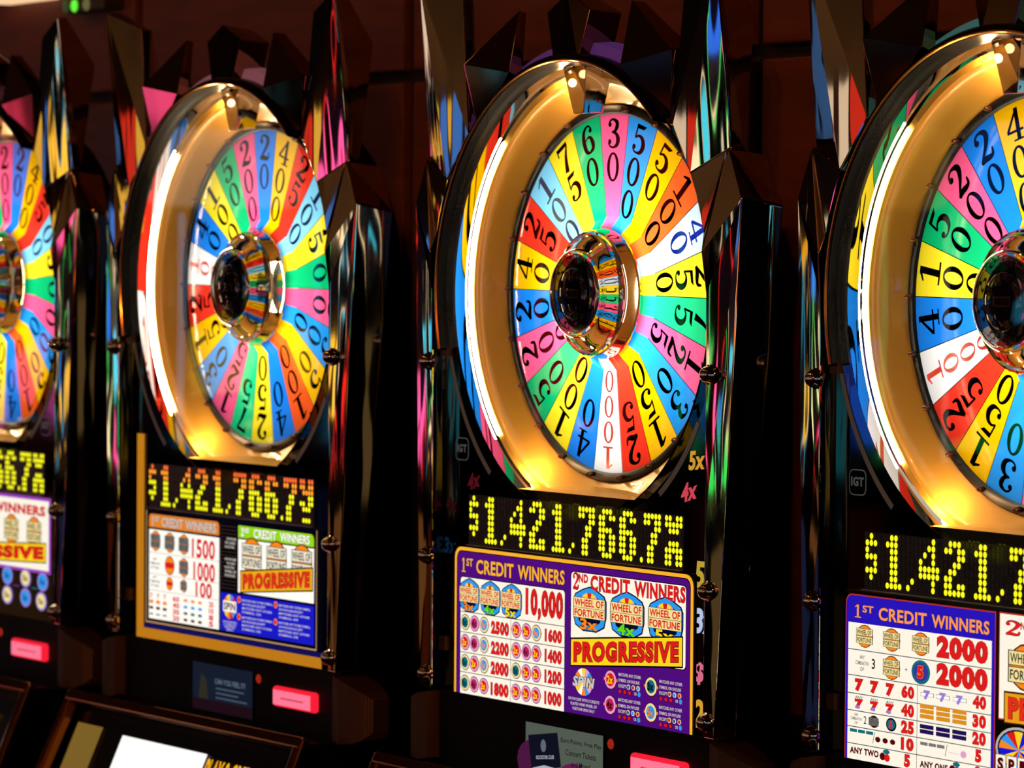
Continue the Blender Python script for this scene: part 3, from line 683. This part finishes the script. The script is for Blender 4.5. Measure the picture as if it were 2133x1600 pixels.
    slant_box(T, ((.0090, -.4678), (.2650, -.4640), (0, -.5030), (0, -.4990)), EM('f0a01e', .95), BROWN, 'PROGRESSIVE', EM('e8301c', .95))
    a = Art(); a.disc(.0330, -.5350, .0430, .0275, EM('c8c4bc', .8), 3, 24); a.disc(.0330, -.5350, .0390, .0245, NAVY, 3.5, 24); a.build('spin_emblem', T)
    spin_wheel(T, .0330, -.5350, .036, .0225, 14, [SKY, ORNG, BLUE, YEL, RED])
    for i, c in enumerate('SPIN'):
        a = Art(); x = -.0070 + i * .0205; a.rect(x - .0010, -.5660, x + .0185, -.5425, EM('8a8478', .7), 7.5).rect(x, -.5650, x + .0175, -.5435, WHITE, 8).text(c, x + .003, x + .0145, -.5542, .0155, DRED, 9, .06); a.build('letter_tile', T)
    for (x, z) in ((.105, -.515), (.19, -.515), (.105, -.545), (.19, -.545)):
        for i in range(3): lettering(T, ('MATCHES ANY OTHER', 'SYMBOL ON PAYLINE', 'EXCEPT')[i], x, x + (.055, .053, .04)[i], z - i * .0075, .0044, WTXT, 4, .02)

def pay_A(T):
    field(T, 'purple_border', -.285, -.3690, .2840, -.5000, EM('a84ac8', .85), .6)
    field(T, 'white_field', -.278, -.3745, .2770, -.4945, WHITE, 2)
    title(T, '2', 'ND', (-.250, -.225, -.220, -.19, -.16, .03, .06, .2650), -.3925, .0170, RED, DRED, .02)
    for x in (-.20, -.085, .030, .1358, .2225): grey_logo(T, x, -.4300, .060, .050)
    slant_box(T, ((-.245, -.473), (.2700, -.4480), (0, -.500), (0, -.4790)), YEL, BROWN, 'PROGRESSIVE', RED)
    for i, (x, z) in enumerate(((.12, -.512), (.19, -.512), (.255, -.514), (.12, -.546), (.19, -.546), (.25, -.548))):
        a = Art(); a.disc(x, z, .020, .0165, LILAC, 3, 16).disc(x, z, .016, .0130, CREAM if i % 2 else SKY, 4, 16).text('5x' if i % 2 else '3x', x - .010, x + .010, z, .010, DGRY, 5, .03); a.build('multiplier_symbol', T)
    for i in range(5): lettering(T, ('ON PAYLINE WITH', '2 CREDITS', 'PLAYED WINS', 'WHEEL OF', 'FORTUNE')[i], -.02, .085 - .008 * (i % 2), -.515 - i * .0105, .0065, EM('d8c83a', .8), 4, .03)
    for i, x in enumerate((.155, .225)): field(T, 'joining_bar', x - .012, -.5285, x + .012, -.5265, TEAL if i else EM('7a3ab0', .7), 3)

# ------------------------------------------------------------------ one slot machine
NUM_INK = {'W': EM('e8402c', .9), 'W2': EM('1432c8', .7), 'L': EM('0a1860', .5), 'S2': M_INK}
def art_screen(parent, kind):
    """small player-club screen under the pay table"""
    x0, x1, z1, z0 = -.113, .0815, -.6035, -.6790
    scr = box('club_screen', x0, x1, -.0030, .0, z0 - .012, z1, pm('screen_glass', '050607', 0, 0.1), parent)
    y = -.0034
    if kind == 'poster':
        a = Art(y); a.rect(x0 + .001, z0 - .011, x1 - .001, z1 - .001, EM('8c9a88', .32), 1)
        a.disc(x0 + .02, z1 - .055, .040, .030, EM('7a2a6a', .35), 2, 16).disc(x0 + .125, z1 - .075, .045, .028, EM('a0307a', .4), 2, 18)
        a.poly([(x0 + .008, -.6230), (x0 + .082, -.6120), (x0 + .092, -.6590), (x0 + .018, -.6730)], EM('1c2038', .35), 3)
        a.poly([(x0 + .020, -.6680), (x0 + .050, -.6610), (x0 + .086, -.6625), (x0 + .060, -.6680), (x0 + .044, -.6800), (x0 + .028, -.6800)], EM('d8dce8', .6), 4)
        a.disc(x0 + .0475, -.6340, .007, .009, EM('8a92a8', .45), 4, 12)
        a.build('club_poster', scr)
        b = Art(y); b.text('ROCKSTAR CLUB', x0 + .030, x0 + .075, -.6495, .0055, EM('c8ccd8', .6), 5, .03, None, 0, .12); b.build('lettering', scr)
        for i, t in enumerate(('Earn Points, Free Play', 'Concert Tickets', 'and More!')):
            b = Art(y); b.text(t, x0 + (.092, .104, .118)[i], x0 + (.192, .178, .164)[i], -.6215 - i * .0150, .0082, EM('1c2420', .3), 5, .01); b.build('lettering', scr)
    else:
        a = Art(y); a.rect(x0 + .001, z0 - .001, x1 - .001, z1 - .001, EM('26324a', .35), 1).rect(x0 + .001, z0 - .001, x1 - .001, z0 + .017, EM('3a1c2c', .3), 2)
        a.poly([(x0 + .020, z0 + .018), (x0 + .052, z0 + .018), (x0 + .046, z0 + .05), (x0 + .030, z0 + .058)], EM('4a4a3a', .35), 3); a.build('club_poster', scr)
        b = Art(y); b.text('CAN YOU FEEL IT?', x0 + .075, x0 + .172, -.6300, .0085, EM('8aa0b8', .5), 4, .01); b.build('lettering', scr)
        for i in range(3): Art(y).rect(x0 + .078, -.6425 - i * .0075, x0 + (.168, .150, .178)[i], -.6400 - i * .0075, EM('6a8098', .4), 4).build('text_line', scr)
    return scr

GRILL_ME = {}
def grill_mesh(sg):
    prof = [(.350, -.020), (.372, -.0225), (.396, -.019), (.416, -.007), (.424, .008)]
    zt = [-.584, -.588, -.596, -.606, -.616]; zb = [-.682, -.686, -.684, -.676, -.664]
    V = []; F = []
    for (x, y), a, b in zip(prof, zt, zb):
        V += [(x, y, a), (x, y, (a + b) / 2), (x, y, b)]
    n = len(prof)
    for i in range(n - 1):
        for j in range(2): F.append((3 * i + j, 3 * i + j + 1, 3 * i + 4 + j, 3 * i + 3 + j))
    V += [(x, .035, z) for (x, y), z in zip(prof, zt)] + [(x, .035, z) for (x, y), z in zip(prof, zb)]
    for i in range(n - 1):
        F.append((3 * i, 3 * i + 3, 3 * n + i + 1, 3 * n + i)); F.append((3 * i + 2, 3 * i + 5, 4 * n + i + 1, 4 * n + i))
    F.append((3 * n - 3, 3 * n - 2, 3 * n - 1, 5 * n - 1, 4 * n - 1)); F.append((0, 1, 2, 4 * n, 3 * n))
    F.append(tuple(list(range(3 * n, 4 * n)) + list(range(5 * n - 1, 4 * n - 1, -1))))
    if sg < 0: V = mir(V)
    return faces_mesh('speaker_grille', V, F, M_GRILL)
GRILL_ME = {1: grill_mesh(1), -1: grill_mesh(-1)}

def build_machine(pose, label, pay, phase, lamp_d, lamp_p, band, last, led_rows, marks, screen):
    root = bpy.data.objects.new('slot_machine', None); COL.objects.link(root)
    root.location = (pose[0], pose[1], 0); root.rotation_euler = (0, 0, pose[2])
    tag(root, label, 'slot machine', 'wheel slot machines in a row')
    def P(name, me, lab=None, loc=(0, 0, 0), rot=(0, 0, 0)):
        o = link(name, me, root, (loc[0], loc[1], loc[2] + ZC), rot)
        if lab: o['label'] = lab
        return o
    # cabinet
    P('upper_cabinet', SHELL)
    P('bezel_glass', BEZEL, 'black printed glass around the wheel')
    P('lamp_housing', HOUSING)
    v, f = box_data(-.345, .345, .0, .26, -.700, -.5815); P('lower_panel', mesh('lower_panel', v, f, M_BODY))
    v, f = box_data(-.37, .37, -.05, .30, -1.6, -.700); P('base_cabinet', mesh('base_cabinet', v, f, M_BODY))
    # wheel
    for i, (t, c) in enumerate(SEGS):
        if c == 'W2' and pay is not pay_C: c = 'S2'        # this field is plain blue on the other wheels
        a = phase + (i + .5) * 2 * PI / 22
        s = P('wheel_segment', seg_mesh(c), None, (0, 0, 0), (0, a, 0))
        link('numeral', num_mesh(t, NUM_INK.get(c, M_INK)), s)
        link('divider_line', DIV, s)
    rim = P('wheel_rim', RIMD, 'black wheel rim with pegs')
    for i in range(22):
        a = phase + i * 2 * PI / 22
        link('peg', PEG, rim, (.2565 * math.sin(a), .0565, .2565 * math.cos(a)))
    hub = P('hub', HUBM, 'mirror chrome hub')
    cap = link('hub_cap', HUBC, hub)
    a = Art(-.0074)
    for i in range(8): a.disc(0, 0, .0330, .0330, M_HUBRED if i % 2 else M_HUBGOLD, 0, 3, i * 45 + 8, i * 45 + 30)
    a.disc(0, 0, .024, .024, M_HUBCAP, 1, 24)
    a.rect(-.016, -.006, .016, .006, M_HUBGOLD, 2).rect(-.014, -.0045, .014, .0045, M_HUBRED, 3)
    a.build('hub_emblem', hub)
    # bowl, rim, lamps
    P('gold_bowl', BOWL, 'glowing gold bowl behind the wheel'); P('bowl_ledge', LEDGE); P('mirror_band', MIRW)
    P('side_tube_lamp', TUBEL, 'lit white tube lamp'); P('side_tube_lamp', TUBER, 'lit white tube lamp')
    ar = P('arch_rim', RIMB, 'black glossy arch around the wheel'); link('edge_line', RIMLINE, ar)
    P('clear_cover', COVER, 'clear plastic wheel cover')
    P('arch_band', flange_mesh(pm('arch_band_' + band, band, 0.35, 0.35, 0.5, band, 0.30)))  # reflected colour of the metal put in as tint and faint glow
    for sz, en in ((.44, lamp_d), (.20, lamp_p)):        # lamp panel behind the wheel and a stronger one behind the hub
        l = bpy.data.lights.new('wheel_lamp', 'AREA'); l.shape = 'DISK'; l.size = sz; l.energy = en; l.color = (1, .97, .92)
        lo = bpy.data.objects.new('wheel_lamp', l); COL.objects.link(lo); lo.parent = root; lo.location = (0, .138 - .002 * (sz < .3), ZC); lo.rotation_euler = (-PI / 2, 0, 0)
    for (a, e) in ((-150, .45), (-12, .45)):
        # the small warm bulbs hidden behind the lip of the bowl
        l = bpy.data.lights.new('bowl_bulb', 'POINT'); l.energy = e * 0.8; l.color = (1, .62, .28); l.shadow_soft_size = .006
        lo = bpy.data.objects.new('bowl_bulb', l); COL.objects.link(lo); lo.parent = root
        t = math.radians(a); lo.location = (.292 * math.sin(t), .012, ZC + .292 * math.cos(t))
    for s in STRIPES: P('grey_arc_stripe', s)
    # chrome top
    for sg in (1, -1):
        bev(P('chrome_post', POST[sg], 'faceted chrome post'), .0024, 3)
        bev(P('tall_shard', SHARD[sg], 'tall faceted chrome shard'), .0024, 3)
        bev(P('crown_crystal', CRYS[sg], 'smoked mirror crystal'), .0012)
        for z in (-.102, -.385, -.557): P('stud', STUD, None, (sg * .347, -.0235, z))
        P('speaker_grille', GRILL_ME[sg], 'brown mesh speaker grille')
    for z in (-.085, -.512):
        v, f = box_data(-.3350, -.3180, -.010, .002, z - .010, z + .010); P('hinge', mesh('hinge', v, f, pm('hinge_bronze', '4a2a14', .7, .35)))
    bev(P('crown_top', CROWN, 'dark five-sided crystal at the top'), .0012)
    bev(P('pointer', POINTER, 'mirrored wheel pointer'), .0010)
    # jackpot display
    v, f = box_data(LX0, LX1, -.0005, .006, LZ0, LZ1)
    disp = P('jackpot_display', mesh('jackpot_display', v, f, M_LEDBG), 'dot-matrix jackpot display')
    lit = {}
    for ch, c0 in LAY + [(last, 59)]:
        for r, row in enumerate(GL[ch]):
            for c, q in enumerate(row):
                if q == 'X': lit[(c0 + c, r)] = 1
    V = []; F = []
    for c in range(64):
        for r in range(8):
            x = LX0 + .0015 + (c + .5) * PX; z = -.2972 - r * PZ
            if (c, r) in lit:
                me = DOT_Y if r >= led_rows else (DOT_R if r == 0 else DOT_O)
                link('led_dot', me, disp, (x, -.0008, z))
            else:
                n = len(V); V += [(x - .0024, -.0009, z - .0034), (x + .0024, -.0009, z - .0034), (x + .0024, -.0009, z + .0034), (x - .0024, -.0009, z + .0034)]; F.append((n, n + 1, n + 2, n + 3))
    o = link('unlit_dots', mesh('unlit_dots', V, F, M_LEDOFF), disp); o['kind'] = 'stuff'
    v, f = box_data(LX0, LX1, -.006, .0, LZ0 - .0012, LZ0); link('display_sill', mesh('display_sill', v, f, pm('sill_metal', 'c8c4b8', .8, .25)), disp)
    # pay table
    v, f = box_data(-.315, .290, .0006, .0018, -.5815, -.3680)
    T = P('pay_table', mesh('pay_table', v, f, pm('panel_black', '040305', 0, .1)), 'backlit pay table')
    pay(T)
    for (t, x, z, h, m, sl) in marks:
        a = Art(.0016); wd = h * .62 * len(t) * .55
        if t == 'LOGO':
            g = EM('b0aca4', .12); a.rect(x - .0175, z - .0165, x + .0175, z + .0165, g, 1, .008); a.rect(x - .0160, z - .0150, x + .0160, z + .0150, M_PRINT, 2, .007)
            a.text('IGT', x - .0130, x + .0130, z + .001, .012, g, 3, .05); a.build('maker_mark', T)
        else:
            a.text(t, x - wd, x + wd, z, h, m, 1, .04, None, 0, sl, .1); a.build('lettering', T)
    # under the pay table
    art_screen(P('club_panel', mesh('club_panel', *box_data(-.345, .345, -.0015, .0, -.700, -.5815), M_BODY)), screen)
    bt = P('red_lamp_dot', dome_mesh('red_lamp_dot', .0075, .004, EM('c8301c', .55)), 'small red indicator', (.0965, -.001, -.6140))
    v, f = box_data(.1540, .2820, -.012, .0, -.6500, -.6180)
    pk = P('bill_slot', mesh('bill_slot', v, f, EM('ff2038', .95)), 'glowing pink bill acceptor'); bev(pk, .006, 3)
    v, f = box_data(.1600, .2720, -.0132, -.0115, -.6465, -.6235); k2 = link('bill_slot_face', mesh('bill_slot_face', v, f, EM('ff7a96', 1.0)), pk); bev(k2, .004)
    v, f = box_data(.1850, .2520, -.0138, -.0130, -.6362, -.6342); link('bill_mouth', mesh('bill_mouth', v, f, EM('e0304c', .9)), pk)
    # sloping console with framed glass
    def sl(x, t, o=0.0): return (x, -.085 - t * .45 - o, -.683 - t)
    V = [sl(-.365, 0, -.02), sl(.365, 0, -.02), sl(.365, .24, -.02), sl(-.365, .24, -.02), (-.365, .0, -.690), (.365, .0, -.690), (.365, .0, -.93), (-.365, .0, -.93)]
    con = P('console', faces_mesh('console', V, [(0, 1, 2, 3), (0, 4, 5, 1), (1, 5, 6, 2), (2, 6, 7, 3), (3, 7, 4, 0), (4, 7, 6, 5)], M_BLACK), 'sloping console below the pay table')
    for (p0, p1) in ((sl(-.372, 0), sl(.372, 0)), (sl(-.372, 0), sl(-.384, .24)), (sl(.372, 0), sl(.384, .24))):
        d = Vector(p1) - Vector(p0); e = d.normalized(); s1 = e.cross(Vector((0, -.87, .48))).normalized() * .010; s2 = Vector((0, -.87, .48)) * .010
        q = []
        for pnt in (Vector(p0) - e * .008, Vector(p1) + e * .008):
            for kx, ky in ((-1, -1), (1, -1), (1, 1), (-1, 1)): q.append(pnt + s1 * kx + s2 * ky)
        fr = link('console_frame', faces_mesh('console_frame', q, [(0, 1, 2, 3), (4, 5, 6, 7), (0, 1, 5, 4), (1, 2, 6, 5), (2, 3, 7, 6), (3, 0, 4, 7)], pm('console_chrome', 'a8653c', 1.0, .16)), con); bev(fr, .004, 3)
    def panel(name, x0, x1, t0, t1, m, off=-.016):
        return link(name, mesh(name, [sl(x0, t1, off), sl(x1, t1, off), sl(x1, t0, off), sl(x0, t0, off)], [(0, 1, 2, 3)], m), con)
    panel('white_lit_strip', -.190, .090, .045, .100, EM('fffdf6', 1.1)); panel('lit_reel_window', -.190, .270, .112, .22, EM('3c3c6a', .5))
    panel('instruction_card', -.350, -.262, .040, .20, EM('b08a3c', .45)); panel('instruction_card', -.305, -.270, .046, .090, EM('a8281c', .5), -.0165); panel('instruction_card', -.345, -.315, .10, .15, EM('2c6a4a', .4), -.0165)
    v, f = text_data('PLAY 2 CREDITS', .03)
    link('lettering', mesh('lettering', [sl(.098 + a * .172, .092 - b * .042, -.0155) for a, b in v], f, EM('ffb41e', .95)), con)
    return root

MARKS_C = [('LOGO', -.2925, -.2280, .0, None, 0), ('4x', -.2600, -.2720, .024, EM('8a1c2c', .3), .25), ('5x', .2870, -.2170, .026, EM('e8a83c', .75), .1), ('4x', .2700, -.2590, .026, EM('e04a5c', .8), .25),
           ('5x', .3100, -.3680, .036, EM('d8b83c', .7), 0), ('3x', .3085, -.4290, .034, EM('c8d8ff', .8), 0), ('$', .2965, -.4990, .030, EM('f07a9a', .75), 0), ('2x', .3110, -.5520, .038, EM('f0b03c', .75), 0),
           ('3x', -.3230, -.3700, .024, EM('143a5c', .3), 0), ('4x', -.3200, -.3100, .022, EM('5c1c1c', .2), 0)]
MARKS_D = [('LOGO', -.2886, -.2315, .0, None, 0)]
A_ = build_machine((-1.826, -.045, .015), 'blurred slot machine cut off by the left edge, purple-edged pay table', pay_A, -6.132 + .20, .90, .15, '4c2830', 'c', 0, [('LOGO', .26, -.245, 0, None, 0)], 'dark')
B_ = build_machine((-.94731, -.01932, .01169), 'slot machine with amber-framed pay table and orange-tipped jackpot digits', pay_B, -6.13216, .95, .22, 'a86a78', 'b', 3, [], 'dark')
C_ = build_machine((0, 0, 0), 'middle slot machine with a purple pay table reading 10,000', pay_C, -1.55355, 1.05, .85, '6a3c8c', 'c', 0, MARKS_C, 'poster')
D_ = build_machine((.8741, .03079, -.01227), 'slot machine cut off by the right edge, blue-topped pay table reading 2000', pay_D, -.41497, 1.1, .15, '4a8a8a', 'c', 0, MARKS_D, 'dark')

# ------------------------------------------------------------------ the room
def carpet():
    m = pm('casino_carpet', '2a1012', 0, .95); return noise_bump(m, 9, .3, .01, (1, 1, 1), 4, ('12060a', '4a1a10'))
def struct(name, x0, x1, y0, y1, z0, z1, m): return tag(box(name, x0, x1, y0, y1, z0, z1, m), None, None, None, 'structure')
M_WALL = pm('wall_dark', '140a06', 0, .8)
M_PANEL = noise_bump(pm('brown_wall_panel', '6a3216', 0, .55, .3), 5, .05, .01, (1, 1, 6), 4, ('5c2a12', '76391a'))
M_CEIL = pm('ceiling_brown', '5a3418', 0, .9)
struct('floor', -9.2, 6.4, -6.2, .5, -.1, 0, carpet())
struct('ceiling', -9.2, 6.4, -6.2, .5, 3.2, 3.3, M_CEIL)
wb = struct('wall_back', -9.2, 6.4, .34, .5, 0, 3.2, M_WALL)
struct('wall_left', -9.2, -9.0, -6.0, .34, 0, 3.2, M_WALL)
struct('wall_right', 6.2, 6.4, -6.0, .34, 0, 3.2, M_WALL)
struct('wall_front', -9.2, 6.4, -6.2, -6.0, 0, 3.2, M_WALL)
pan = {}
for i in range(-6, 7):
    x0 = -.955 + i * .95
    for j, (z0, z1) in enumerate(((.02, .96), (.98, 1.935), (1.955, 3.18))):
        if j not in pan:
            v, f = box_data(0, .92, 0, .02, z0, z1); pan[j] = mesh('wall_panel', v, f, M_PANEL)
        bev(link('wall_panel', pan[j], wb, (x0, .32, 0)), .004)
# ceiling lamps over the aisle
lampm = lathe_mesh('lamp_lens', [(0, 0), (.06, 0), (.075, .008)], EM('ffc890', 4.0), 24)
ringm = lathe_mesh('lamp_ring', [(.075, .0), (.092, -.006), (.095, .012)], M_TRIM, 24)
for k, (x, y) in enumerate([(x, y) for x, y in SPOTS] + [(-5.2, -1.6), (-5.2, -3.2), (-3.6, -3.0), (-2.0, -3.0), (-.4, -3.0), (1.2, -3.0), (4.9, -4.1), (5.3, -4.1)]):
    e = bpy.data.objects.new('ceiling_lamp', None); COL.objects.link(e); e.location = (x, y, 3.185); e.rotation_euler = (PI / 2, 0, 0)
    tag(e, 'small round warm recessed lamp in the ceiling above the aisle', 'ceiling lamp', 'recessed ceiling lamps')
    link('lamp_lens', lampm, e); link('lamp_ring', ringm, e)

# ------------------------------------------------------------------ machines across the aisle and at its end (seen mirrored in the chrome)
def screen_mat(i):
    cols = ['ff2a2a', '2a6aff', '30e060', 'ffd040', 'ff60c0', 'fff0d0', '40d0ff', 'ff7a20']
    m = bpy.data.materials.new('game_screen'); m.use_nodes = True; nt = m.node_tree; b = nt.nodes['Principled BSDF']
    b.inputs['Base Color'].default_value = (0, 0, 0, 1)
    tc = nt.nodes.new('ShaderNodeTexCoord'); vo = nt.nodes.new('ShaderNodeTexVoronoi'); vo.inputs['Scale'].default_value = 3.2 + .6 * (i % 3)
    r = nt.nodes.new('ShaderNodeValToRGB'); r.color_ramp.interpolation = 'CONSTANT'
    el = r.color_ramp.elements; el[0].color = (0.002, 0.001, 0.004, 1); el[0].position = 0
    el[1].position = .56; el[1].color = (*lin(cols[i % 8]), 1)
    for p, c in ((.66, '050308'), (.74, 'fff0d0'), (.80, '020103'), (.88, cols[(i + 5) % 8])):
        e = el.new(p); e.color = (*lin(c), 1)
    nt.links.new(tc.outputs['Object'], vo.inputs['Vector']); nt.links.new(vo.outputs['Color'], r.inputs[0])
    nt.links.new(r.outputs[0], b.inputs['Emission Color']); b.inputs['Emission Strength'].default_value = 2.4; m.cycles.emission_sampling = 'NONE'
    return m
def far_machine(x, y, rz, i):
    e = bpy.data.objects.new('video_slot_machine', None); COL.objects.link(e); e.location = (x, y, 0); e.rotation_euler = (0, 0, rz)
    tag(e, 'lit video slot machine across the aisle, mirrored in the chrome', 'slot machine', 'video slot machines across the aisle')
    sm = screen_mat(i); s2 = screen_mat(i + 4)
    bev(box('cabinet', -.36, .36, 0, .5, 0, 1.85, M_BODY, e), .03)
    bev(box('button_deck', -.34, .34, -.22, .02, .80, .92, M_BODY, e), .02)
    box('belly_glass', -.32, .32, -.012, .0, .12, .78, EM(('c88a50', '7a3018', 'a89060', '3a4a8a')[i % 4], .3), e); box('screen_surround', -.345, .345, -.008, .0, .93, 1.84, EM(('7a5030', '5a2c14', '806850')[i % 3], .16), e)  # belly glass and surround glow added as a base tone for the chrome's reflections
    box('main_screen', -.29, .29, -.012, .0, 1.0, 1.38, sm, e); box('top_screen', -.29, .29, -.012, .0, 1.45, 1.80, s2, e)
    bev(box('sign_topper', -.34, .34, .1, .3, 1.85, 2.15, EM(('e83a2a', 'ffcc50', '4a8aff', 'fff0dc')[i % 4], 1.2), e), .05)
    box('edge_light', -.335, -.315, -.012, .0, .95, 1.82, EM(('40c0ff', 'ff3030', '50ff80', 'fff0d0')[(i + 1) % 4], 2.5), e)
    box('edge_light', .315, .335, -.012, .0, .95, 1.82, EM(('40c0ff', 'ff3030', '50ff80', 'fff0d0')[(i + 1) % 4], 2.5), e)
for i in range(12): far_machine(-7.6 + i * 1.02, -5.2, PI, i)
for i in range(5): far_machine(-8.1, -4.3 + i * .95, PI / 2, i + 3)
for i in range(2): far_machine(5.7, -1.6 - i * 1.1, -PI / 2, i + 6)

# lit sign boxes on the wall at the far left, just under the picture's top edge
sg = box('wall_sign', -2.46, -2.24, .28, .322, ZC + .538, ZC + .62, EM('ffd0a0', 1.0)); bev(sg, .006); tag(sg, 'bright amber lit sign box on the wall at top left', 'sign')
s2 = box('sign_box', -2.15, -1.98, .28, .322, ZC + .505, ZC + .528, pm('sign_box_dark', '3a2a18', .3, .4)); bev(s2, .003)
tag(s2, 'narrow dark strip with a green light on the wall', 'sign')
for x, c in ((-2.135, '5a6a3c'), (-2.100, '6aff3c'), (-2.05, 'a89a60')):
    link('indicator_light', dome_mesh('indicator_light', .012, .006, EM(c, 1.0 if c == '6aff3c' else .35)), s2, (x, .28, ZC + .517))
